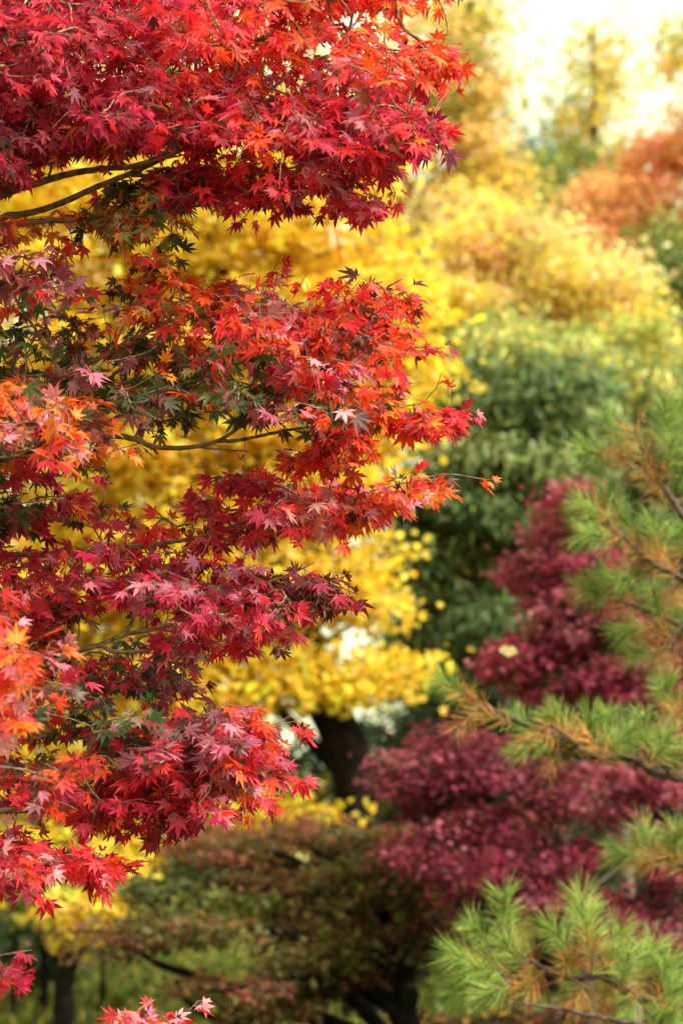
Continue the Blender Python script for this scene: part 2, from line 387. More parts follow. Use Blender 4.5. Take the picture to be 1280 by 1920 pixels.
# the golden ginkgo behind the red maple
d = 15.0
tree('ginkgo_tree', 'golden yellow ginkgo with leaning dark trunk, directly behind the red maple', 'tree',
     [(705, 1720, d), (672, 1490, d), (612, 1330, d), (560, 1150, d), (500, 900, d + .2), (430, 600, d + .2), (400, 300, d)],
     [(250, 330, d, 220, 90, .8, 1, GOLD), (480, 280, d, 180, 90, .8, .8, GOLD), (60, 250, d, 200, 100, .8, .9, GOLD), (620, 340, d, 130, 70, .7, .8, GOLD), (420, 430, d, 210, 90, .7, 1, GOLD), (620, 470, d, 170, 110, .8, 1, GOLD), (720, 590, d - .2, 110, 90, .6, 1, GOLD), (560, 620, d, 200, 110, .8, 1, GOLD),
      (180, 480, d, 200, 110, .8, 1, GOLD), (100, 640, d, 190, 120, .8, 1, GOLD), (760, 690, d, 80, 60, .5, .9, GOLD), (330, 660, d, 180, 120, .8, 1, GOLD),
      (520, 790, d, 200, 100, .8, 1, GOLD), (690, 790, d, 100, 80, .6, 1, GOLD), (330, 850, d, 190, 100, .8, 1, GOLD), (100, 880, d, 190, 120, .8, 1, GOLD),
      (620, 920, d - .2, 120, 80, .6, 1, GOLD), (450, 960, d, 180, 80, .7, 1, GOLD), (650, 1040, d - .2, 90, 70, .5, 1, GOLD), (520, 1090, d - .2, 150, 70, .6, 1, GOLD),
      (280, 1060, d, 180, 100, .8, 1, GOLD), (700, 1140, d - .3, 60, 34, .4, 1.3, GOLD), (620, 1125, d - .2, 80, 40, .5, 1.2, GOLD), (100, 1110, d, 170, 110, .8, 1, GOLD),
      (470, 1200, d - .3, 90, 50, .5, 1, GOLD), (590, 1270, d - .3, 110, 45, .5, 1.4, GOLD), (730, 1262, d - .4, 85, 32, .4, 1.5, GOLD), (440, 1290, d - .3, 110, 45, .5, 1.2, GOLD),
      (300, 1240, d, 130, 80, .7, 1, GOLD), (150, 1330, d, 150, 90, .7, 1, GOLD), (330, 1390, d - .2, 130, 70, .6, 1, GOLD), (60, 1480, d, 150, 90, .7, 1, GOLD),
      (460, 1515, d - .3, 90, 34, .4, 1.3, GOLD), (580, 1530, d - .4, 60, 24, .3, 1.3, GOLD), (520, 1560, d - .3, 50, 24, .3, 1.2, GOLD), (240, 1560, d - .2, 110, 50, .5, 1, GOLD),
      (230, 1620, d - .3, 50, 30, .3, 1, GOLD), (350, 1590, d - .3, 30, 16, .2, 1, GOLD),
      (460, 480, d + .9, 200, 130, .6, .8, GOLD), (300, 740, d + .9, 260, 130, .6, .8, GOLD), (620, 760, d + .9, 170, 130, .6, .8, GOLD), (250, 980, d + .9, 260, 110, .6, .8, GOLD), (540, 960, d + .9, 150, 100, .6, .8, GOLD), (200, 1220, d + .9, 220, 100, .6, .8, GOLD), (80, 330, d + .9, 200, 120, .6, .8, GOLD)],
     'fan', (.036, .054), GOLD, 60000, trunk_r=.17, sub=30, spread=.10)
# a second, younger ginkgo low on the left
d = 14.0
tree('ginkgo_tree', 'slim black-trunked ginkgo at the lower left with a few hanging yellow sprays', 'tree',
     [(115, 2010, d), (118, 1880, d), (120, 1780, d), (95, 1660, d), (70, 1500, d)],
     [(175, 1725, d - .2, 40, 26, .25, 1.2, GOLD), (145, 1690, d - .2, 40, 18, .25, 1.2, GOLD), (210, 1640, d, 50, 30, .3, 1, GOLD), (40, 1610, d, 80, 36, .4, 1, GOLD)],
     'fan', (.045, .065), GOLD, 850, trunk_r=.075, sub=14, spread=.09,
     extra=[lambda wd, l: (wd.tube(smooth_line([P(120, 1850, d), P(150, 1790, d), P(160, 1740, d)], 10), np.linspace(.025, .014, 10), 6))])
for (px, py, top, r) in ((75, 2000, 1650, .05), (185, 1950, 1690, .03), (20, 1950, 1620, .03)):
    tree('slender_tree', {75: 'thick dark stem with sparse lime leaves just left of the young ginkgo', 185: 'thin dark stem with sparse lime leaves right of the young ginkgo',
          20: 'thinnest dark stem with sparse leaves at the far lower left edge'}[px], 'tree',
         [(px, py, 17.5), (px + 8, (py + top) / 2, 17.5), (px - 14, top, 17.6)],
         [(px - 30, top + 20, 17.5, 70, 40, .4, 1, LIME), (px + 40, top + 60, 17.7, 50, 30, .4, 1, LIME)], 'oval', (.05, .08), LIME, 700, trunk_r=r, group='slender dark stems at the lower left')
# tall autumn trees against the sky
d = 22.0
tree('tall_tree', 'tall amber tree whose ragged top stands at the upper middle beside the red maple', 'tree',
     [(850, 1560, d), (850, 1000, d), (855, 500, d), (865, 200, d), (880, 0, d)],
     [(885, 20, d, 60, 50, .8, .7, AMBER), (850, 120, d, 60, 60, .8, .9, AMBER), (925, 130, d, 32, 22, .4, .8, AMBER), (830, 210, d, 80, 60, 1, 1, AMBER), (890, 210, d, 50, 40, .7, 1, AMBER),
      (820, 320, d, 120, 70, 1.1, 1, AMBER), (920, 310, d, 70, 60, .9, 1, AMBER), (760, 420, d, 120, 80, 1.1, 1, PALE), (880, 420, d, 110, 80, 1.1, 1, PALE), (790, 60, d, 50, 50, .7, .7, AMBER)],
     'oval', (.06, .10), AMBER, 11000, trunk_r=.13, sub=12, spread=.14)
d = 27.0
tree('yellow_tree', 'tall yellow tree far behind the top of the red maple', 'tree',
     [(300, 1560, d), (300, 900, d), (290, 300, d), (300, -80, d)],
     [(60, 120, d, 180, 110, 1.4, 1, PALE), (320, 60, d, 180, 120, 1.4, 1, PALE), (540, 140, d, 130, 100, 1.2, .9, PALE), (200, 280, d, 220, 120, 1.6, 1, PALE), (450, 300, d, 200, 120, 1.6, 1, PALE), (100, 480, d, 220, 130, 1.6, 1, PALE), (380, 520, d, 220, 130, 1.6, 1, PALE), (120, 720, d, 220, 130, 1.6, 1, PALE), (400, 760, d, 220, 130, 1.6, 1, PALE), (200, 960, d, 240, 130, 1.6, 1, PALE), (480, 960, d, 160, 130, 1.6, 1, PALE)],
     'oval', (.10, .15), PALE, 14000, trunk_r=.18, sub=26, spread=.26)
d = 19.0
tree('yellow_tree', 'broad pale yellow tree blushed with pink, right of the golden ginkgo', 'tree',
     [(930, 1600, d), (930, 1100, d), (940, 750, d), (960, 400, d)],
     [(960, 430, d, 100, 70, .9, 1, PALE), (870, 520, d, 110, 80, .9, 1, PALE), (1000, 520, d, 110, 80, .9, 1, PALE), (1110, 540, d, 80, 60, .8, 1, PALE), (820, 620, d - .3, 110, 70, .8, 1, PALE),
      (930, 620, d, 100, 60, .8, 1, PALE), (1160, 620, d - .3, 70, 55, .7, 1, PALE), (1100, 640, d - .3, 60, 40, .7, 1, PALE), (830, 700, d - .4, 60, 45, .6, .9, PALE), (1180, 500, d, 50, 40, .6, .9, PALE)],
     'oval', (.045, .075), PALE, 24000, trunk_r=.12, sub=13, spread=.14, cj=22, hue=.8)
d = 18.0
tree('lime_tree', 'lime green tree just above the dark evergreen mass', 'tree',
     [(1020, 1640, d), (1020, 1200, d), (1020, 600, d)],
     [(1010, 660, d - .3, 110, 60, .7, 1, LIME), (1080, 720, d - .3, 90, 50, .7, 1, LIME), (960, 730, d - .3, 80, 50, .6, 1, LIME), (1180, 680, d, 80, 60, .7, 1, LIME)],
     'oval', (.05, .08), LIME, 7500, trunk_r=.09, sub=12, spread=.12, cj=22)
d = 26.0
tree('tall_tree', 'slim golden-green tree standing alone against the white sky', 'tree',
     [(1112, 1560, d), (1112, 900, d), (1114, 400, d), (1110, 60, d)],
     [(1140, 75, d, 34, 24, .5, .7, AMBER), (1085, 115, d, 36, 26, .5, .7, AMBER), (1150, 135, d, 36, 26, .5, .7, AMBER), (1110, 180, d, 50, 36, .7, .8, AMBER), (1150, 160, d, 30, 18, .5, .6, AMBER), (1110, 240, d, 55, 40, .8, .9, AMBER),
      (1110, 310, d, 75, 50, .9, 1, LIME), (1060, 360, d, 80, 50, .9, 1, LIME), (1160, 360, d, 70, 50, .9, 1, AMBER), (1110, 440, d, 110, 60, 1, 1, LIME)],
     'oval', (.07, .11), LIME, 5200, trunk_r=.10, sub=11, spread=.15)
d = 24.0
tree('coral_tree', 'coral orange tree below the slim golden-green one', 'tree',
     [(1130, 1560, d), (1130, 900, d), (1130, 380, d)],
     [(1130, 370, d, 60, 34, .6, 1.2, CORAL), (1090, 420, d, 60, 40, .7, 1, CORAL), (1180, 400, d, 50, 40, .6, 1, CORAL), (1120, 450, d - .5, 60, 40, .8, 1, CORAL)],
     'oval', (.055, .085), CORAL, 6000, trunk_r=.09, sub=12, spread=.14, cj=12)
d = 21.0
tree('coral_tree', 'salmon and amber tree reaching in at the upper right edge', 'tree',
     [(1300, 1560, d), (1300, 900, d), (1300, 150, d)],
     [(1285, 200, d, 40, 60, .7, .9, CORAL), (1310, 90, d, 40, 60, .7, .8, AMBER), (1250, 300, d, 60, 44, .7, 1, CORAL), (1330, 300, d, 80, 80, .9, 1, CORAL), (1240, 380, d, 60, 50, .8, 1, CORAL), (1260, 470, d, 70, 60, .9, 1, LIME), (1235, 560, d - .4, 60, 60, .8, 1.3, GREEN), (1290, 640, d, 90, 70, .9, 1, LIME), (1360, 480, d, 90, 90, 1, 1, AMBER)],
     'oval', (.05, .085), CORAL, 12000, trunk_r=.11, sub=12, spread=.14, cj=15)
d = 42.0
tree('distant_tree', 'faint blue-green tree far off in the sky gap between the two tall trees', 'tree',
     [(1015, 1540, d), (1015, 900, d), (1018, 220, d)],
     [(1018, 235, d, 38, 34, 1, .8, BLUEG), (1000, 290, d, 50, 36, 1, 1, BLUEG), (1040, 300, d, 50, 40, 1, 1, BLUEG), (1010, 360, d, 80, 50, 1.3, 1, BLUEG), (980, 440, d, 110, 70, 1.5, 1, BLUEG), (1080, 440, d, 90, 70, 1.5, 1, BLUEG)],
     'oval', (.12, .18), BLUEG, 3000, trunk_r=.15, sub=12, spread=.28)
# evergreens
d = 16.5
tree('evergreen_tree', 'large dark evergreen with narrow drooping leaves in the middle of the grove', 'tree',
     [(900, 1680, d), (905, 1400, d), (920, 1100, d), (950, 700, d)],
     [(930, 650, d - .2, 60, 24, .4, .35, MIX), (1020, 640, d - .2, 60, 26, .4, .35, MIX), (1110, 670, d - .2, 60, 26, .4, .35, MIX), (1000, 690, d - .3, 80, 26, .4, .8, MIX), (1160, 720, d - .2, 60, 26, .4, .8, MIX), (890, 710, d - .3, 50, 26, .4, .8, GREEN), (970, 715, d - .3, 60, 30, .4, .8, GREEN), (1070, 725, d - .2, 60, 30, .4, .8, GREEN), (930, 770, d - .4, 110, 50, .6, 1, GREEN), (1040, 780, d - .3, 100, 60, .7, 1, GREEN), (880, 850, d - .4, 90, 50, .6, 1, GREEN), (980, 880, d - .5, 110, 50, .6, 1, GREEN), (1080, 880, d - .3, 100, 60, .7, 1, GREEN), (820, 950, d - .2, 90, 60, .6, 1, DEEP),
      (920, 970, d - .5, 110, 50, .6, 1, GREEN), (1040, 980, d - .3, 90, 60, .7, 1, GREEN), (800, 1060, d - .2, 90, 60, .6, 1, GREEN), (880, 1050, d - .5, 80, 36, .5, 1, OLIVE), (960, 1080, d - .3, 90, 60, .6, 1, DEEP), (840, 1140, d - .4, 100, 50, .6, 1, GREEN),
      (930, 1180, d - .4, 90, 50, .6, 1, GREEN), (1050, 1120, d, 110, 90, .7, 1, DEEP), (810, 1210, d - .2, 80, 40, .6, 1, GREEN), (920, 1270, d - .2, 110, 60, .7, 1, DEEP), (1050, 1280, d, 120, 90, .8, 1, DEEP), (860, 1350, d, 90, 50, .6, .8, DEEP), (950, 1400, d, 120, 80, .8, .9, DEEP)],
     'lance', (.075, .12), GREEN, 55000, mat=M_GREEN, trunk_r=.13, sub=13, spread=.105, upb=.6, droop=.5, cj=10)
d = 17.5
tree('evergreen_tree', 'darker evergreen at the right edge behind the pine', 'tree',
     [(1240, 1680, d), (1240, 1200, d), (1235, 720, d)],
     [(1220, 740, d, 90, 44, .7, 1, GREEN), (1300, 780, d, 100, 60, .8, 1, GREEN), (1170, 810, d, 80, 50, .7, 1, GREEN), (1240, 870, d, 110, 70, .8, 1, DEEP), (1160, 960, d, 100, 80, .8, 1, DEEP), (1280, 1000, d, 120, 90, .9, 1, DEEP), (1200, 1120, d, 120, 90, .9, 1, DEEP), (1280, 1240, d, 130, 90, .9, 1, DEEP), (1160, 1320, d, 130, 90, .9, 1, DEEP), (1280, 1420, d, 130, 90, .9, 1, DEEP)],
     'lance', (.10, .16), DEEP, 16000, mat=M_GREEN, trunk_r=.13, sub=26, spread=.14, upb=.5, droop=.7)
d = 20.0
tree('evergreen_tree', 'dim olive tree with a dark trunk in the gap below the golden ginkgo', 'tree',
     [(775, 1680, d), (778, 1500, d), (770, 1300, d), (760, 1200, d)],
     [(800, 1330, d, 50, 40, .7, .7, DEEP), (745, 1460, d, 30, 40, .5, .5, DEEP), (800, 1450, d, 80, 60, .8, 1, DEEP), (590, 1490, d, 50, 24, .5, .7, OLIVE), (560, 1430, d, 60, 50, .6, .35, DEEP), (690, 1375, d, 50, 50, .6, .3, DEEP), (700, 1520, d, 120, 40, .8, 1, OLIVE), (800, 1250, d, 60, 40, .6, .6, DEEP)],
     'oval', (.07, .11), DEEP, 5200, mat=M_GREEN, trunk_r=.1, sub=20, spread=.16)
# wine-red maples on the right
d = 11.5
tree('wine_maple', 'tall wine-red maple rising behind the pine on the right', 'tree',
     [(1180, 2000, d), (1170, 1600, d), (1140, 1300, d), (1090, 1080, d), (1070, 940, d)],
     [(1090, 935, d - .1, 30, 34, .22, 1.2, WINE), (1130, 1070, d, 46, 40, .3, 1.1, WINE), (1010, 1110, d - .1, 36, 34, .25, 1.1, WINE), (1040, 1190, d - .1, 60, 34, .3, 1.2, WINE), (1066, 945, d - .1, 34, 40, .25, 1.2, WINE), (1050, 1000, d, 45, 40, .3, 1.2, WINE), (990, 1060, d - .1, 36, 36, .25, 1.2, WINE), (1070, 1060, d, 60, 50, .35, 1.2, WINE), (1110, 1000, d + .1, 40, 60, .3, 1, WINE), (1060, 1130, d - .1, 60, 46, .35, 1.2, WINE), (1130, 1140, d, 60, 70, .4, 1, WINE),
      (1090, 1200, d, 80, 50, .4, 1.2, WINE), (1000, 1225, d - .1, 60, 30, .3, 1.2, WINE), (950, 1240, d - .2, 34, 40, .25, 1.2, WINE), (1020, 1280, d - .1, 90, 40, .4, 1.2, WINE), (1160, 1240, d, 60, 60, .4, 1, WINE), (1130, 1300, d, 80, 40, .4, 1, WINE), (1220, 1180, d + .2, 60, 90, .4, .8, WINE), (1250, 1300, d + .2, 70, 70, .4, .8, WINE)],
     'star', (.022, .034), WINE, 17500, bark=M_BARK_T, trunk_r=.05, sub=11, spread=.05, flat=.7)
d = 10.5
tree('wine_maple', 'low spreading wine-red maple with thin tan stems above the pine tufts', 'tree',
     [(1130, 2080, d), (1110, 1900, d), (1090, 1760, d), (1060, 1600, d), (1020, 1440, d)],
     [(752, 1420, d - .1, 36, 30, .22, 1.2, DULL), (738, 1475, d - .1, 40, 30, .22, 1.2, DULL), (850, 1400, d, 60, 36, .3, 1.2, DULL), (810, 1480, d - .1, 70, 46, .35, 1.2, DULL), (920, 1450, d, 80, 50, .4, 1.2, DULL), (1020, 1470, d, 80, 60, .4, 1.1, DULL), (1130, 1480, d, 90, 60, .4, 1, DULL), (1230, 1500, d + .1, 80, 60, .4, 1, DULL),
      (880, 1550, d - .1, 90, 46, .4, 1.2, DULL), (780, 1600, d - .2, 60, 34, .3, 1.3, DULL), (860, 1630, d - .2, 70, 34, .3, 1.2, DULL), (980, 1570, d, 80, 50, .4, 1, DULL), (1090, 1580, d, 90, 60, .4, 1, DULL), (1210, 1600, d + .1, 90, 60, .4, 1, DULL), (960, 1660, d - .2, 70, 34, .3, 1.1, DULL), (900, 1690, d - .1, 60, 20, .3, 1, DULL), (1030, 1690, d - .1, 60, 40, .3, 1, DULL), (1130, 1700, d, 80, 50, .4, 1, DULL), (1230, 1710, d, 70, 50, .4, 1, DULL)],
     'star', (.022, .034), DULL, 15000, bark=M_BARK_T, trunk_r=.04, sub=10, spread=.052, flat=.8, cj=10)
# rust-green maple filling the bottom
d = 11.0
tree('rust_maple', 'low rust and olive maple with layered boughs across the bottom', 'tree',
     [(765, 2010, d), (762, 1900, d), (755, 1820, d), (720, 1720, d), (650, 1600, d)],
     [(420, 1580, d + .3, 110, 30, .5, 1, RUST), (560, 1590, d + .2, 110, 30, .5, 1, RUST), (690, 1570, d + .1, 90, 40, .4, 1, RUST), (640, 1660, d, 110, 40, .4, 1, RUST), (500, 1660, d + .1, 110, 36, .4, 1, RUST), (350, 1650, d + .2, 110, 34, .4, 1, OLIVE), (760, 1660, d, 60, 40, .35, 1, RUST), (420, 1710, d, 110, 36, .4, 1, OLIVE), (280, 1750, d + .1, 80, 40, .4, 1, RUST),
      (560, 1740, d - .1, 110, 34, .4, 1.1, RUST), (700, 1740, d - .1, 100, 34, .4, 1.1, RUST), (800, 1740, d - .1, 60, 30, .3, 1, RUST), (380, 1790, d - .1, 100, 34, .4, .9, RUST), (620, 1800, d - .2, 90, 30, .35, 1.1, RUST), (460, 1840, d - .1, 90, 30, .4, .9, RUST), (600, 1850, d - .2, 100, 34, .35, 1, RUST), (430, 1880, d - .1, 60, 30, .35, .9, RUST), (560, 1900, d - .2, 110, 30, .35, 1, RUST), (830, 1790, d + .1, 40, 30, .3, .8, RUST)],
     'star', (.024, .038), RUST, 14500, bark=M_BARK_D, trunk_r=.075, sub=8, spread=.07, flat=.7, hue=.5, cj=26, extra=[lambda wd, l: [wd.tube(smooth_line([P(*q) for q in t], 24), np.linspace(.035, .012, 24), 7) for t in (((740, 1990, 11.05), (620, 1930, 11.1), (430, 1850, 11.2), (300, 1810, 11.2), (245, 1770, 11.3)), ((700, 1980, 11.0), (560, 1960, 10.9), (380, 1900, 11.0), (330, 1840, 11.1)))]])
# green-gold shrubs and a treeline behind, seen through the stems
for i, (px, py, dd, rx, ry, pl, lb) in enumerate([(60, 1730, 19.5, 110, 50, DEEP, 'dark shrub behind the black trunk at the lower left'), (230, 1760, 19.8, 70, 40, DEEP, 'dark shrub above the sunny lime shrub at the lower left'), (300, 1840, 19, 90, 60, LIME, 'sunny lime shrub low between the black trunk and the rust maple'), (30, 1870, 20, 110, 60, LIME, 'dim lime shrub at the bottom left corner'), (60, 1740, 24, 150, 60, LIME, 'lime green bush behind the dark stems at the far lower left'), (330, 1800, 23, 130, 60, LIME, 'sunlit lime bush glimpsed under the rust maple'),
        (40, 1640, 27, 160, 80, GREEN, 'dull green bush behind the lime bushes at the far left'), (560, 1560, 27, 150, 60, OLIVE, 'olive bush behind the leaning ginkgo trunk'), (840, 1560, 24, 130, 90, DEEP, 'dark bush between the olive tree and the wine maples'), (230, 1620, 29, 160, 80, GREEN, 'dull green bush behind the young ginkgo'), (1040, 1560, 22, 170, 110, DEEP, 'dark bush hidden behind the low wine maple'), (1220, 1580, 23, 150, 110, DEEP, 'dark bush at the right edge behind the wine maple')]):
    tree('bush', lb, 'bush', [(px, py + 120, dd), (px, py, dd)], [(px - rx * .5, py + 10, dd, rx * .6, ry * .8, .8, 1, pl), (px + rx * .5, py, dd, rx * .6, ry * .8, .8, 1, pl), (px, py - ry * .4, dd + .3, rx * .6, ry * .7, .8, 1, pl), (px, py + ry * .5, dd - .2, rx * .8, ry * .6, .8, 1, pl)],
         'oval', (.07, .11), pl, 3600, trunk_r=.05, sub=24, spread=.18)
for i, (px, py, dd, rx, ry, pl, lb) in enumerate([(-420, 1250, 30, 220, 300, LIME, 'far lime tree beyond the left side of the red maple'), (-800, 1250, 33, 240, 320, OLIVE, 'far olive tree well beyond the left side of the red maple'), (1560, 1250, 30, 220, 320, OLIVE, 'far olive tree beyond the right side of the pine'), (-60, 1250, 34, 200, 260, OLIVE, 'leftmost of the far olive trees behind the ginkgo'), (280, 1350, 36, 170, 200, OLIVE, 'far olive tree behind the ginkgo, left of its trunk'), (960, 1300, 33, 190, 240, DEEP, 'far dark tree behind the drooping evergreen'), (1250, 1200, 34, 190, 280, DEEP, 'far dark tree behind the right-hand evergreen'), (1000, 760, 31, 220, 200, LIME, 'far lime tree behind the pale yellow one')]):
    tree('far_tree', lb, 'tree', [(px, 1600, dd), (px, py, dd), (px, py - ry * .6, dd)], [(px + rx * a, py + ry * b, dd + c, rx * .6, ry * .45, 1.2, 1, pl) for a, b, c in ((-.5, .4, 0), (.5, .4, .3), (0, 0, -.3), (-.45, -.25, .2), (.45, -.3, 0), (0, -.6, .1))],
         'oval', (.12, .2), pl, 5200, trunk_r=.2, sub=26, spread=.3)

# =================================================================== PINE ON THE RIGHT
def pine():
    d = 8.3; base = np.array([2.05, 7.9, 0]); base[2] = GZ(base[0], base[1])
    root = thing('pine_tree', 'long-needled pine reaching in from the right with green and rusty needle tufts', 'tree', base)
    wd = Wood(); tl = smooth_line([base - [0, 0, .1], base + [.05, 0, 1.2], base + [-.03, .03, 2.4], base + [.06, 0, 3.6], base + [0.02, 0, 4.4]], 30)
    wd.tube(tl, np.linspace(.085, .025, 30), 12); wd.obj('trunk', M_BARK_P, root)
    GR = np.array([(.29, .43, .06), (.42, .53, .11), (.20, .32, .05)]); OR = np.array([(.62, .26, .05), (.68, .36, .09), (.48, .19, .04)])
    def needles(L, c, ax, n, length, green, half):
        ax = unit(ax); r = rng.normal(0, 1, (n, 3)); r -= (r @ ax)[:, None] * ax; r = unit(r)
        f = rng.random(n); pos = c + ax * (f[:, None] - .5) * half + r * .003
        dirs = unit(ax * (rng.uniform(.15, .95, n) + .5 * f)[:, None] + r * rng.uniform(.6, 1.0, n)[:, None] + rng.normal(0, .12, (n, 3)) - UP * .10)
        col = (GR if green else OR)[rng.integers(0, 3, n)]
        mixd = rng.random(n) < (.02 if green else .15); col = np.where(mixd[:, None], (OR if green else GR)[rng.integers(0, 3, n)], col)
        ln = length * rng.uniform(.7, 1.1, n); wv = .0009
        side = unit(np.cross(dirs, rng.normal(0, 1, (n, 3)))); s2 = np.cross(dirs, side)
        sag = -UP * (ln * .10)[:, None]
        a = pos + side * wv; b = pos - side * wv * .5 + s2 * wv * .87; e = pos - side * wv * .5 - s2 * wv * .87
        m = pos + dirs * (ln * .55)[:, None] + sag * .3
        a2 = m + side * wv; b2 = m - side * wv * .5 + s2 * wv * .87; e2 = m - side * wv * .5 - s2 * wv * .87
        t = pos + dirs * ln[:, None] + sag
        V = np.stack([a, b, e, a2, b2, e2, t], 1)
        F = np.array([[0, 1, 4], [0, 4, 3], [1, 2, 5], [1, 5, 4], [2, 0, 3], [2, 3, 5], [3, 4, 6], [4, 5, 6], [5, 3, 6]])
        L.V.append(V.reshape(-1, 3)); L.F.append((F[None] + (np.arange(n) * 7)[:, None, None]).reshape(-1, 3) + L.n); L.n += n * 7
        L.C.append(np.repeat(vary(col, .2)[:, None], 7, 1).reshape(-1, 3))
    # (branch line px, depth offset, base radius, tufts: px, py, dd, axis dx, dy, green?, scale)
    B = [
     ([(1560, 1030), (1400, 1000), (1300, 985), (1262, 940), (1240, 905), (1225, 870), (1200, 840)], 0, .016,
      [(1115, 850, 0, -1, .35, 1, 1), (1150, 810, .1, -.6, 1, 1, .9), (1175, 870, .05, -.5, .5, 0, 1), (1200, 835, 0, -.3, .8, 0, 1), (1245, 800, .1, .1, 1, 1, 1), (1255, 850, -.1, .2, 1, 1, .9), (1225, 900, 0, -.6, .5, 0, 1), (1240, 940, .1, -.3, .3, 0, .9), (1280, 820, .1, .3, 1, 1, 1), (1275, 900, .1, .4, 1, 1, .9)]),
     ([(1560, 1130), (1420, 1110), (1320, 1095), (1250, 1070), (1205, 1040), (1165, 1005), (1135, 975)], -.1, .016,
      [(1115, 960, 0, -1, .6, 1, 1.1), (1150, 940, .1, -.5, 1, 1, 1), (1125, 1005, -.1, -1, .1, 1, 1), (1180, 990, 0, -.6, .8, 1, 1), (1230, 1010, .1, -.2, 1, 1, 1), (1210, 1050, 0, -.4, .2, 0, 1), (1250, 1060, 0, -.4, .5, 0, 1), (1275, 1020, .1, .2, 1, 1, 1), (1270, 1100, .1, -.2, -.2, 0, 1), (1190, 1080, -.1, -.7, -.2, 1, .9)]),
     ([(1560, 1260), (1420, 1230), (1330, 1200), (1260, 1165), (1200, 1140), (1150, 1125)], .15, .014,
      [(1120, 1110, 0, -1, .2, 1, 1.05), (1150, 1090, 0, -.7, .7, 1, .9), (1180, 1140, 0, -.6, 0, 0, .9), (1190, 1180, 0, -.8, -.2, 1, 1), (1230, 1130, 0, -.3, .8, 1, 1), (1240, 1190, 0, -.5, .2, 0, 1), (1270, 1170, 0, -.1, .9, 1, 1), (1215, 1225, 0, -.9, 0, 1, .95), (1265, 1240, .1, -.4, .1, 0, 1)]),
     ([(1560, 1480), (1400, 1470), (1280, 1458), (1225, 1447), (1180, 1420), (1130, 1423), (1088, 1402), (1048, 1380), (1000, 1362), (945, 1340), (900, 1318)], -.1, .018,
      [(850, 1290, .05, -1, .5, 1, .95), (890, 1315, 0, -.8, .4, 0, .8), (880, 1345, 0, -.6, -.5, 0, .9), (935, 1350, 0, -.8, .3, 0, .8), (985, 1360, 0, -.5, .5, 1, .75), (1010, 1375, 0, -.6, -.4, 0, .9), (1050, 1360, 0, -.6, .6, 1, .95), (1065, 1380, 0, -.3, .3, 0, 1), (1100, 1375, 0, .2, .7, 1, 1), (1140, 1370, 0, .1, 1, 1, .8), (1160, 1395, 0, .5, .5, 1, 1), (1120, 1400, -.05, -.3, .3, 0, .9), (1210, 1370, .1, -.2, 1, 1, .8), (1195, 1400, 0, .3, .8, 0, 1), (1240, 1400, .1, .5, .7, 1, 1), (1265, 1350, .1, .1, 1, 0, .9), (1255, 1310, .1, -.4, .8, 1, 1), (1000, 1400, 0, -.8, -.3, 1, .8), (1040, 1420, .1, -.4, -.6, 0, .8), (1270, 1430, 0, .4, .4, 0, 1)]),
     ([(1560, 1690), (1400, 1650), (1320, 1630), (1255, 1615), (1222, 1605)], 0, .013,
      [(1185, 1605, 0, -1, .1, 1, 1), (1215, 1580, 0, -.4, .9, 1, .95), (1230, 1615, 0, -.6, -.2, 0, .9), (1265, 1590, 0, 0, 1, 1, 1), (1275, 1625, 0, -.2, .1, 0, .9)]),
     ([(1560, 1990), (1400, 1930), (1290, 1900), (1230, 1880), (1182, 1866), (1150, 1842), (1120, 1831), (1075, 1836), (1040, 1825), (1000, 1805), (970, 1785), (945, 1755)], -.15, .018,
      [(945, 1715, 0, -.05, 1, 1, 1), (905, 1760, 0, -.8, .8, 1, .9), (875, 1800, 0, -1, .3, 1, 1.1), (880, 1850, 0, -1, -.35, 1, 1.1), (915, 1820, -.05, -.7, .1, 1, 1.05), (960, 1790, 0, -.4, .6, 1, .95), (985, 1800, 0, -.3, .2, 0, 1), (930, 1860, 0, -.8, -.3, 1, 1), (1005, 1840, 0, -.3, -.3, 0, 1.05), (1060, 1820, 0, 0, .6, 0, 1), (1090, 1715, 0, 0, 1, 1, 1.1), (1100, 1765, 0, -.1, 1, 1, 1.05), (1110, 1800, 0, .1, 1, 0, 1), (1050, 1760, 0, -.7, .8, 1, .9), (1150, 1775, 0, .3, 1, 1, .95), (1170, 1820, 0, .2, .8, 1, 1), (1210, 1800, .1, .4, .8, 1, 1), (1245, 1830, .1, .3, 1, 1, 1.1), (1200, 1850, 0, 0, .3, 0, 1), (1265, 1860, 0, .5, .3, 1, 1), (1140, 1860, 0, -.2, -.3, 0, 1), (1080, 1870, 0, -.4, -.6, 0, 1), (1180, 1890, -.05, -.2, -.6, 1, 1), (1250, 1905, -.05, .1, -.4, 1, 1)]),
     ([(1560, 2040), (1350, 1970), (1200, 1925), (1120, 1908), (1050, 1893), (990, 1885), (940, 1879)], -.3, .010,
      [(1150, 1915, 0, -.4, .3, 0, .9), (1240, 1930, 0, .1, .7, 1, 1)]),
     ([(1620, 700), (1480, 690), (1380, 700), (1330, 740)], .1, .014, [(1320, 760, 0, -1, .4, 1, 1), (1360, 700, 0, -.4, 1, 1, 1), (1420, 690, 0, -.2, 1, 1, 1), (1400, 730, 0, -.6, -.2, 0, 1)]),
    ]
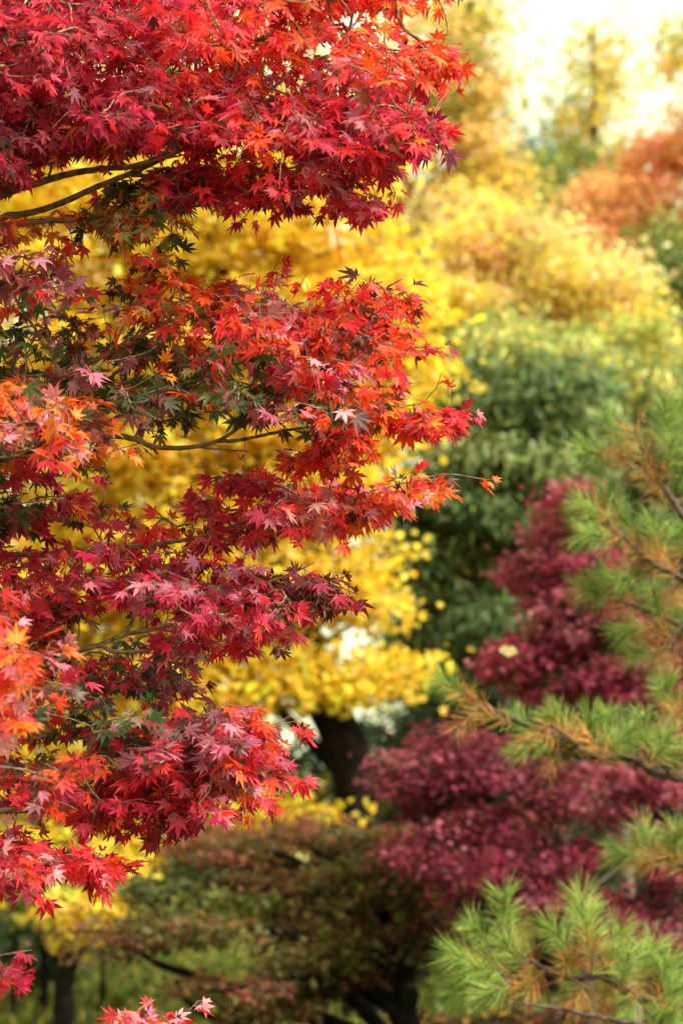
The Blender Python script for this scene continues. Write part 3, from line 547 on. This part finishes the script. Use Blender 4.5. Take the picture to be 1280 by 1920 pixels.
    for line, do, r, tufts in B:
        D = d + do
        pts = [P(x, y, D) for x, y in line]; h = pts[0][2] - .12
        k = int(np.argmin(np.abs(tl[:, 2] - h))); pts = [tl[k]] + pts
        lp = smooth_line(pts, 60); lp[6:] += rng.normal(0, .0025, lp[6:].shape); lr = np.linspace(r * 1.3, .0045, 60)
        wd = Wood(); wd.tube(lp, lr, 8); L = Leaves(); cs = []; axs = []
        for (x, y, dd, ax, ay, gr, sc) in tufts:
            c = P(x, y, D + dd + rng.normal(0, .10)); A = unit(np.array([ax, rng.normal(0, .35), ay]))
            cs.append(c - A * .05); axs.append(A)
        grow(wd, [(lp[10:], lr[10:])], cs, step=.03, r0=.0036, wob=.2, expo=.3, k=6)
        for (x, y, dd, ax, ay, gr, sc), c, A in zip(tufts, cs, axs):
            wd.tube(smooth_line([c, c + A * .06, c + A * .11], 5), np.linspace(.0036, .002, 5), 6)
            needles(L, c + A * .055, A, int((165 if gr else 75) * sc), .118 * sc, gr, .11)
            if gr: needles(L, c - A * .02, A, 26, .085 * sc, 0, .05)
        b = wd.obj('branch', M_BARK_P, root)
        L.obj('needles', M_NEEDLE, b)
pine()

# =================================================================== RED MAPLE IN FRONT
C_ = dict(crim=(.52, .022, .065), dark=(.26, .010, .028), red=(.76, .035, .045), scar=(.86, .085, .020), oran=(.90, .21, .025), mauv=(.54, .15, .21), pink=(.80, .28, .32),  # mauv and pink paint the sky's sheen into the leaf colour
          gree=(.06, .085, .018), oliv=(.20, .15, .025), brow=(.17, .045, .028), grey=(.20, .12, .10))
CTRL = [  # x, y, weights
 (60, 60, dict(crim=3, red=2, dark=1)), (250, 60, dict(red=3, crim=3, mauv=1)), (430, 60, dict(red=4, scar=2, crim=1)), (620, 40, dict(scar=4, red=3, oran=1)), (780, 120, dict(scar=4, red=3, oran=2)),
 (50, 200, dict(dark=3, crim=3)), (180, 180, dict(crim=4, dark=2, mauv=1)), (330, 170, dict(red=3, crim=2, mauv=1, scar=1)), (500, 190, dict(red=2, scar=2, mauv=2, crim=1)), (640, 190, dict(crim=3, mauv=3, red=2)), (770, 230, dict(crim=2, red=2, mauv=1)),
 (20, 300, dict(mauv=2, grey=1, crim=2)), (150, 290, dict(crim=3, red=1, oran=1)), (330, 310, dict(crim=5, dark=2, red=1)), (450, 340, dict(crim=5, red=2)), (600, 310, dict(crim=3, mauv=2, red=2)), (720, 350, dict(red=3, crim=2)),
 (100, 410, dict(oran=2, scar=2, red=1)), (200, 420, dict(oliv=3, oran=2, gree=1)), (290, 415, dict(oliv=2, gree=2, oran=1)), (420, 400, dict(crim=4, red=1)),
 (60, 480, dict(red=3, mauv=3, pink=2)), (130, 520, dict(mauv=3, pink=1, red=3)), (280, 490, dict(red=3, oran=1, scar=2, pink=1)), (330, 550, dict(scar=3, oran=2, oliv=1)), (470, 530, dict(pink=3, red=3, scar=2)), (620, 570, dict(red=3, scar=2, brow=1)), (720, 560, dict(scar=3, red=2, brow=2)),
 (60, 640, dict(gree=3, oliv=2, brow=1)), (170, 650, dict(mauv=2, gree=2, crim=1, brow=1)), (290, 640, dict(oliv=2, red=1, gree=2, scar=1)), (430, 610, dict(scar=3, red=2, gree=1, pink=1)), (560, 650, dict(scar=3, pink=3, red=2)), (700, 640, dict(red=3, scar=3, brow=1)),
 (240, 740, dict(gree=5, oliv=1, mauv=1)), (370, 770, dict(gree=4, oliv=2, brow=1)), (420, 700, dict(pink=1, red=1, oliv=2, gree=2)), (520, 760, dict(mauv=4, gree=3, pink=1)), (620, 740, dict(mauv=2, scar=2, gree=1, pink=1)), (720, 770, dict(scar=3, oran=2, red=1)), (830, 780, dict(red=4, crim=1, pink=1)), (660, 850, dict(scar=4, red=3, oran=1)),
 (50, 750, dict(oran=3, scar=2, pink=2)), (60, 810, dict(pink=3, oran=3, red=1)), (150, 800, dict(oran=3, scar=2, pink=1)), (180, 860, dict(gree=2, oran=2, grey=1)), (20, 910, dict(gree=3, crim=1)), (110, 930, dict(crim=5, dark=2)),
 (200, 940, dict(crim=2, scar=2, oran=1)), (450, 920, dict(crim=3, red=2)), (350, 980, dict(red=2, crim=2, scar=1)), (560, 950, dict(red=3, pink=2, scar=1)), (690, 950, dict(scar=3, red=2, pink=2)), (810, 900, dict(oran=4, scar=3)),
 (60, 1090, dict(crim=4, red=1)), (170, 1060, dict(crim=3, mauv=1, red=1)), (300, 1070, dict(crim=3, mauv=2, brow=1)), (420, 1090, dict(crim=3, mauv=2)), (110, 1160, dict(brow=3, mauv=2, crim=2)), (570, 1090, dict(brow=5, crim=1, dark=1)), (340, 1150, dict(crim=3, brow=1, mauv=1)), (490, 1190, dict(crim=4, red=2)), (370, 1190, dict(crim=2, pink=1, red=1)),
 (300, 1250, dict(mauv=3, grey=1, crim=2)), (180, 1270, dict(crim=2, red=1, gree=1)), (150, 1330, dict(gree=3, grey=2, crim=1)), (230, 1310, dict(gree=3, grey=1, mauv=1)), (320, 1370, dict(mauv=3, red=2, grey=2)), (440, 1370, dict(mauv=3, crim=2, grey=1)), (490, 1350, dict(red=3, scar=2)), (510, 1390, dict(crim=3, mauv=2)), (540, 1440, dict(scar=4, red=1)), (460, 1460, dict(scar=2, red=2, grey=1)),
 (60, 1420, dict(brow=2, red=2, gree=1)), (200, 1420, dict(red=3, crim=2)), (340, 1450, dict(red=2, mauv=2, brow=1)), (300, 1510, dict(crim=4, dark=1)), (200, 1500, dict(crim=2, scar=2)), (370, 1520, dict(crim=3, mauv=1)), (90, 1500, dict(brow=2, crim=2)),
 (20, 1140, dict(scar=3, oran=1, pink=1, red=2)), (30, 1210, dict(scar=4, oran=2, red=1)), (40, 1290, dict(scar=3, pink=2, oran=1)), (20, 1350, dict(red=2, gree=1, brow=1, scar=1)), (110, 1470, dict(red=3, scar=3)), (40, 1560, dict(crim=2, red=2, pink=3)), (100, 1620, dict(pink=4, red=4, scar=1)), (220, 1630, dict(red=5, scar=1)), (60, 1650, dict(red=5, crim=1)), (280, 1900, dict(red=2, pink=2, scar=1)), (20, 1810, dict(crim=3, red=2))]
CXY = np.array([(c[0], c[1]) for c in CTRL], float); KEYS = list(C_); CPAL = np.array([C_[k] for k in KEYS])
CW = np.array([[c[2].get(k, 0) / sum(c[2].values()) for k in KEYS] for c in CTRL])
def maple_colour(px):
    d2 = ((px[:, None] - CXY[None]) ** 2).sum(-1); d2 -= d2.min(1, keepdims=True)
    w = np.exp(-d2 / (2 * 45.0 ** 2)); w /= w.sum(1, keepdims=True)
    return w @ CW
D0 = 5.5
def bough(root, tl, wood_lines, regions, holes=(), do=0.0, label=None, trunk_at=None):
    """wood_lines: list of (px line, base radius m, end radius, joins trunk?); regions: (polygon, sprays, depth offset, depth sigma)"""
    wd = Wood(); skel = []; L = Leaves(); LC = Leaves()
    for line, r0, r1, join in wood_lines:
        D = D0 + do; pts = [P(x, y, D + (e[0] if e else 0)) for x, y, *e in line]
        if join:
            h = pts[0][2] - .25; k = int(np.argmin(np.abs(tl[:, 2] - h))); pts = [tl[k], pts[0] + (tl[k] - pts[0]) * .35 + [0, 0, .03]] + pts
        n = max(20, len(pts) * 7); lp = smooth_line(pts, n); lp[2:] += rng.normal(0, .0005, lp[2:].shape)
        lr = np.linspace(r0, r1, n) * (1 + rng.normal(0, .03, n)); wd.tube(lp, lr, 9); skel.append((lp[(n // 5 if join else 1):], lr[(n // 5 if join else 1):]))
    tips = []; tpx = []
    for poly, ns, dd, ds in regions:
        ns = max(3, int(ns * (1.12 if ns > 90 else .92))); c = sample_poly(poly, ns, holes); dep = rng.normal(dd, ds, ns)
        nt = rng.integers(3, 6, ns); who = np.repeat(np.arange(ns), nt)
        q = c[who] + rng.normal(0, 1, (len(who), 2)) * ([36, 14] if ns > 10 else [16, 9]); dq = dep[who] + rng.normal(0, .07, len(who))
        for h in holes:
            ok = ~in_poly(h, q); q, dq = q[ok], dq[ok]
        tpx.append(q); tips += [P(x, y, D0 + do + z) for (x, y), z in zip(q, dq)]
    tips = np.array(tips); tpx = np.vstack(tpx)
    tips, td = grow(wd, skel, tips, step=.035, r0=.0010, wob=.3, expo=.39, k=5)
    nl = rng.integers(4, 8, len(tips)); who = np.repeat(np.arange(len(tips)), nl); n = len(who)
    slot = np.concatenate([np.arange(k) for k in nl])
    sgn = np.where(slot % 2 == 0, 1, -1)
    hd = unit(td[who] * [1, 1, .35]); sd = unit(np.cross(hd, UP)) * sgn[:, None]
    spread = np.where(slot == 0, rng.normal(0, .3, n), rng.uniform(.5, 1.5, n))[:, None]
    pd = unit(hd + sd * spread + rng.normal(0, .4, (n, 3)))
    size = rng.uniform(.023, .041, n) * rng.choice([.65, 1, 1.28], n, p=[.24, .62, .14])
    droop = rng.uniform(.05, 1.0, n)[:, None]
    tipd = unit(pd - UP * droop)
    nr = unit(UP * .75 + np.array([.15, -.75, 0]) * rng.uniform(-.2, 1.0, (n, 1)) + rng.normal(0, .45, (n, 3)))
    back = (slot // 2) * .015
    pos = tips[who] - td[who] * back[:, None] + tipd * size[:, None] * .75
    W = maple_colour(tpx); cum = np.cumsum(W, 1)
    tipc = (rng.random((len(tips), 1)) > cum).sum(1).clip(0, len(KEYS) - 1); own = (rng.random((n, 1)) > cum[who]).sum(1).clip(0, len(KEYS) - 1)
    ci = np.where(rng.random(n) < .5, tipc[who], own)
    ci = np.where(rng.random(n) < .05, KEYS.index('brow'), ci)
    col = vary(CPAL[ci], .27, .11)
    cur = (rng.random(n) < np.where(ci == KEYS.index('brow'), .6, .10))
    L.add('maple', pos[~cur], tipd[~cur], nr[~cur], size[~cur], col[~cur])
    if cur.any(): L.add('curled', pos[cur], tipd[cur], nr[cur], size[cur] * .9, col[cur])
    b = wd.obj('branch', M_BARK_M, root); f = L.obj('foliage', M_MAPLE, b)
    if label: b['label'] = label
    return b
def red_maple():
    base = np.array([-1.25, 5.85, 0.0]); base[2] = GZ(base[0], base[1])
    root = thing('maple_tree', 'red Japanese maple in sharp focus filling the left with crimson, orange and green star leaves', 'tree', base)
    tl = smooth_line([base - [0, 0, .1], base + [.04, 0, .8], base + [-.02, .03, 1.6], base + [.05, .0, 2.4], base + [.02, .0, 3.4]], 40)
    wd = Wood(); wd.tube(tl, np.linspace(.085, .03, 40), 14); wd.obj('trunk', M_BARK_M, root)
    # A: the top bough
    bough(root, tl, [
        ([(-120, 425), (0, 367), (60, 346), (130, 326), (190, 316), (250, 311), (305, 290), (340, 258), (375, 222), (430, 150), (470, 70), (488, -10)], .011, .003, True),
        ([(-100, 470), (0, 410), (40, 402), (100, 386), (170, 355), (240, 326), (330, 285), (400, 247), (470, 200), (570, 120), (680, 92), (760, 95)], .011, .0025, True),
        ([(-60, 440), (0, 424), (60, 415), (150, 412), (250, 402), (340, 388), (430, 378), (500, 362), (570, 345), (640, 330)], .009, .0025, True),
        ([(-80, 370, .1), (0, 322, .1), (60, 311, .1), (130, 290, .1), (200, 255, .1), (260, 232, .1), (330, 208, .1), (400, 160, .1), (450, 120, .15)], .009, .0025, True),
        ([(245, 328), (330, 330), (440, 330), (540, 316), (640, 285), (720, 265)], .005, .0018, False),
        ([(-60, 220, -.1), (0, 155, -.1), (40, 112, -.1), (80, 72, -.1), (118, 22, -.1), (140, -60, -.1)], .008, .0025, True),
        ([(470, 366), (540, 330), (600, 282), (690, 235), (780, 225)], .004, .0016, False),
        ([(255, 310, -.02), (300, 298, -.02), (345, 290, -.02)], .006, .002, False)],
        [([(-180, -130), (760, -130), (790, -40), (800, 20), (785, 55), (830, 80), (838, 115), (790, 140), (775, 185), (700, 225), (560, 240), (500, 230), (360, 215), (200, 250), (60, 260), (-180, 260)], 410, .08, .3),
         ([(-180, 200), (60, 240), (330, 200), (640, 200), (790, 215), (800, 250), (735, 262), (650, 275), (560, 290), (480, 240), (330, 270), (240, 265), (60, 300), (-180, 320)], 100, .08, .24),
         ([(300, 310), (420, 290), (520, 330), (640, 340), (700, 350), (690, 380), (640, 375), (540, 350), (480, 385), (380, 380), (290, 370)], 36, 0, .14),
         ([(-120, 400), (120, 405), (320, 395), (300, 425), (140, 432), (-120, 420)], 17, .05, .12),
         ([(60, 330), (300, 325), (310, 400), (60, 400)], 13, .35, .08),
         ([(770, 60), (835, 85), (848, 110), (830, 128), (780, 150)], 10, -.02, .08),
         ([(770, 210), (815, 235), (820, 262), (760, 270)], 6, -.02, .06),
         ([(560, 270), (730, 270), (740, 375), (680, 395), (600, 375)], 15, .05, .12),
         ([(640, 250), (740, 250), (800, 262), (700, 290), (620, 310)], 10, -.05, .1),
         ([(-150, 280), (60, 260), (120, 270), (100, 300), (20, 340), (-150, 330)], 13, -.1, .1)],
        holes=[[(20, 335), (150, 298), (300, 268), (325, 290), (250, 330), (150, 375), (30, 405)]],
        label='top branch with dense crimson and scarlet leaves')
    # B: the middle bough
    bough(root, tl, [
        ([(-120, 900), (0, 850), (120, 815), (240, 820), (290, 838), (360, 838), (410, 826), (450, 800), (500, 768), (570, 720), (640, 680)], .010, .002, True),
        ([(405, 827), (450, 825), (530, 808), (610, 795), (720, 770), (805, 752)], .005, .0016, False),
        ([(365, 838), (415, 843), (465, 846)], .003, .0015, False),
        ([(-120, 880, .1), (60, 830, .1), (180, 800, .1), (260, 762, .1), (330, 725, .1), (400, 695, .1), (450, 675, .1), (520, 640, .1), (600, 600, .1), (700, 560, .1)], .009, .002, True),
        ([(-120, 800, .05), (60, 730, .05), (170, 680, .05), (250, 640, .05), (300, 610, .05), (365, 585, .05), (440, 555, .05)], .007, .002, True),
        ([(200, 668), (222, 630), (245, 580), (275, 520), (300, 490)], .004, .0016, False),
        ([(110, 708), (90, 630), (75, 565), (45, 525), (0, 490)], .004, .0016, False)],
        [([(-150, 440), (50, 445), (120, 480), (150, 525), (110, 560), (40, 540), (-20, 580), (-150, 600)], 26, -.05, .12),
         ([(220, 520), (280, 475), (340, 470), (380, 520), (430, 495), (500, 500), (530, 540), (560, 590), (640, 590), (600, 640), (480, 620), (380, 620), (300, 580), (240, 600)], 34, 0, .16),
         ([(570, 580), (640, 545), (715, 515), (750, 530), (755, 590), (735, 650), (690, 660), (620, 640)], 22, .05, .14),
         ([(-150, 600), (60, 600), (130, 570), (200, 590), (300, 610), (420, 620), (420, 700), (470, 730), (460, 775), (330, 785), (230, 790), (120, 740), (-150, 720)], 58, .1, .2),
         ([(430, 620), (600, 620), (740, 650), (720, 700), (650, 720), (560, 740), (470, 740)], 30, 0, .15),
         ([(480, 750), (600, 715), (700, 720), (760, 750), (720, 790), (640, 810), (560, 800), (500, 800)], 24, -.05, .12),
         ([(-60, 560), (560, 560), (730, 600), (760, 760), (500, 810), (-60, 830)], 20, .1, .25),
         ([(780, 745), (850, 760), (845, 790), (800, 800), (770, 780)], 7, -.05, .05),
         ([(610, 790), (690, 800), (680, 840), (650, 870), (610, 840)], 8, -.05, .07),
         ([(440, 850), (500, 840), (590, 845), (560, 870), (500, 870)], 4, .05, .05)],
        holes=[[(300, 800), (420, 795), (470, 800), (540, 830), (560, 850), (440, 880), (300, 880), (240, 850), (260, 815)],
               [(140, 470), (250, 450), (240, 500), (205, 560), (175, 560)]],
        label='middle branch turning from pink and orange to dark green')
    # near orange spray over the middle left
    bough(root, tl, [([(-140, 960), (-60, 880), (20, 868), (100, 850), (160, 830)], .007, .002, True)],
        [([(-140, 735), (60, 730), (150, 750), (190, 810), (150, 845), (60, 830), (-140, 850)], 34, -.1, .1),
         ([(-140, 850), (60, 850), (200, 860), (220, 880), (150, 910), (110, 960), (60, 975), (-140, 990)], 34, .15, .14)], do=-.22, label='near spray of bright orange and pink leaves')
    # C
    bough(root, tl, [([(-120, 1060), (0, 1041), (100, 1042), (165, 1035), (270, 1023), (330, 1015), (400, 999), (470, 975), (540, 955), (620, 940), (720, 915), (800, 895)], .009, .0017, True),
                     ([(398, 1000), (440, 999), (480, 998), (550, 985), (610, 975), (700, 962)], .005, .0016, False)],
        [([(260, 940), (330, 950), (430, 905), (500, 905), (560, 915), (650, 925), (680, 960), (560, 1000), (430, 1005), (280, 1000), (150, 990), (200, 960)], 32, .1, .15),
         ([(420, 880), (490, 885), (500, 910), (430, 910)], 5, .0, .05),
         ([(560, 920), (700, 930), (760, 905), (815, 892), (830, 915), (780, 935), (700, 965), (600, 975)], 20, 0, .08)], do=.18, label='thin red and orange spray pointing right')
    # D
    bough(root, tl, [([(-120, 1290), (0, 1256), (50, 1248), (100, 1243), (150, 1220), (190, 1208), (235, 1190), (300, 1178), (370, 1152), (440, 1145), (510, 1138), (600, 1128)], .0105, .002, True),
                     ([(188, 1209), (215, 1222), (260, 1222), (310, 1210), (350, 1185), (400, 1165), (460, 1150)], .006, .002, False),
                     ([(235, 1190), (252, 1150), (246, 1110), (235, 1078), (210, 1055)], .005, .002, False),
                     ([(370, 1152), (410, 1125), (450, 1105), (520, 1085), (590, 1055)], .004, .0016, False),
                     ([(-100, 1180, .1), (60, 1160, .1), (180, 1130, .1), (240, 1100, .1)], .006, .002, True)],
        [([(-140, 1030), (160, 1035), (240, 1020), (330, 1030), (400, 1045), (460, 1060), (480, 1110), (400, 1130), (260, 1130), (100, 1130), (-140, 1180)], 46, .05, .18),
         ([(60, 1130), (180, 1120), (200, 1160), (120, 1190), (40, 1180)], 12, .1, .1),
         ([(280, 1110), (480, 1090), (520, 1100), (480, 1150), (500, 1200), (450, 1200), (380, 1190), (300, 1160)], 18, -.05, .12),
         ([(-60, 1030), (470, 1060), (520, 1150), (510, 1220), (350, 1290), (-60, 1290)], 22, .1, .25),
         ([(500, 1080), (590, 1055), (610, 1090), (650, 1120), (640, 1140), (540, 1140)], 12, 0, .08),
         ([(100, 1250), (250, 1235), (350, 1240), (350, 1275), (200, 1290), (100, 1280)], 14, .2, .12),
         ([(-100, 1190), (60, 1200), (130, 1240), (60, 1290), (-100, 1280)], 14, .2, .12)],
        holes=[[(120, 1150), (230, 1150), (280, 1190), (200, 1195), (130, 1190)], [(400, 1210), (520, 1240), (460, 1290), (380, 1260)]], label='crimson branch with shrivelled brown leaves at its tip')
    # E
    bough(root, tl, [([(-120, 1545), (0, 1521), (100, 1522), (150, 1517), (220, 1495), (270, 1475), (310, 1450), (345, 1430), (420, 1400), (500, 1365), (545, 1343)], .009, .0017, True),
                     ([(-120, 1520, .1), (0, 1505, .1), (60, 1497, .1), (125, 1490, .1), (220, 1440, .1), (300, 1400, .1)], .007, .002, True),
                     ([(270, 1475), (360, 1470), (450, 1455), (540, 1440)], .004, .0015, False)],
        [([(-140, 1290), (80, 1290), (220, 1300), (320, 1335), (280, 1380), (160, 1400), (-140, 1400)], 28, .15, .18),
         ([(300, 1345), (380, 1350), (440, 1335), (465, 1340), (485, 1360), (485, 1395), (430, 1410), (330, 1400)], 25, 0, .13),
         ([(-140, 1400), (160, 1395), (300, 1400), (420, 1410), (400, 1450), (330, 1480), (200, 1480), (-140, 1490)], 32, .1, .16),
         ([(400, 1420), (490, 1420), (515, 1450), (480, 1480), (420, 1490), (380, 1470)], 19, .1, .1),
         ([(230, 1480), (330, 1470), (400, 1500), (360, 1535), (290, 1550), (220, 1520)], 20, 0, .1),
         ([(-60, 1290), (330, 1330), (490, 1350), (500, 1460), (340, 1540), (-60, 1500)], 22, .1, .25),
         ([(80, 1490), (220, 1500), (230, 1540), (150, 1530), (80, 1520)], 8, .1, .1)], label='lower branch of mauve and red leaves')
    # F
    bough(root, tl, [([(-120, 1660), (0, 1625), (60, 1612), (130, 1604), (190, 1612)], .006, .0016, True)],
        [([(-140, 1525), (20, 1535), (80, 1570), (150, 1600), (160, 1630), (100, 1640), (-140, 1650)], 36, 0, .12), ([(150, 1600), (220, 1620), (235, 1640), (190, 1645)], 5, 0, .04)], do=-.15, label='lowest drooping spray of bright red leaves')
    # G: nearer, out of focus
    bough(root, tl, [([(-140, 1420), (-80, 1330), (-20, 1260), (30, 1220)], .006, .0016, True), ([(-140, 1420), (-60, 1440), (20, 1440), (90, 1455)], .005, .0016, False)],
        [([(-140, 1100), (10, 1100), (50, 1150), (80, 1230), (60, 1300), (20, 1360), (-140, 1380)], 30, 0, .1), ([(70, 1430), (110, 1450), (130, 1490), (100, 1480)], 3, 0, .03)], do=-.75, label='nearest blurred orange-red spray')
    # H, I
    bough(root, tl, [([(-140, 2060), (0, 2020), (120, 1970), (220, 1935), (290, 1915)], .005, .0016, True)], [([(215, 1905), (280, 1890), (330, 1905), (340, 1950), (200, 1960)], 9, 0, .06)], do=-.1, label='tip of a low branch at the bottom edge')
    bough(root, tl, [([(-140, 1850), (-60, 1815), (0, 1793), (60, 1782)], .004, .002, True)], [([(-120, 1790), (0, 1785), (40, 1800), (45, 1840), (0, 1850), (-120, 1850)], 14, .05, .08)], do=1.0, label='small blurred red spray at the far left edge')
red_maple()

# =================================================================== small things
def ginkgo_leaf():
    c = P(952, 1232, 9.0)
    L = Leaves(); L.add('fan', np.array([c]), np.array([[.1, 0, 1.0]]), np.array([[.1, -1, .4]]), np.array([.045]), np.array([[.85, .68, .32]]))
    o = L.obj('ginkgo_leaf', M_LEAF, None); o['label'] = 'single pale yellow fallen leaf caught in front of the wine-red maple'; o['category'] = 'leaf'
ginkgo_leaf()

def stones():
    g = np.random.default_rng(5)
    m = bark_mat('stone', (.16, .14, .12), (.42, .40, .36), 12, .9, .5)
    specs = [(905, 1905, 10.4, .05, 'small grey stone at the foot of the lower pine bough, leftmost of the stones'), (950, 1900, 10.2, .075, 'largest pale stone on the dark soil under the pine'), (1000, 1915, 10.5, .055, 'grey stone on the soil right of the largest pale stone')]
    t = (1 + 5 ** .5) / 2
    for px, py, d, r, lb in specs:
        c = P(px, py, d); c[2] = GZ(c[0], c[1])
        import bmesh
        bm = bmesh.new(); bmesh.ops.create_icosphere(bm, subdivisions=3, radius=1.0)
        dirs = unit(g.normal(0, 1, (9, 3))); cut = g.uniform(.62, .95, 9)
        for v in bm.verts:
            p = np.array(v.co)
            for q, k in zip(dirs, cut):
                h = p @ q
                if h > k: p = p - q * (h - k) * .9
            v.co = p * [1.2, .9, .7] * r
        me = bpy.data.meshes.new('stone'); bm.to_mesh(me); bm.free(); me.materials.append(m)
        o = bpy.data.objects.new('stone', me); COL.objects.link(o); o.location = c + [0, 0, r * .35]; o.rotation_euler = (0, 0, g.uniform(0, 6))
        o['label'] = lb; o['category'] = 'stone'; o['group'] = 'stones on the soil under the pine'
stones()
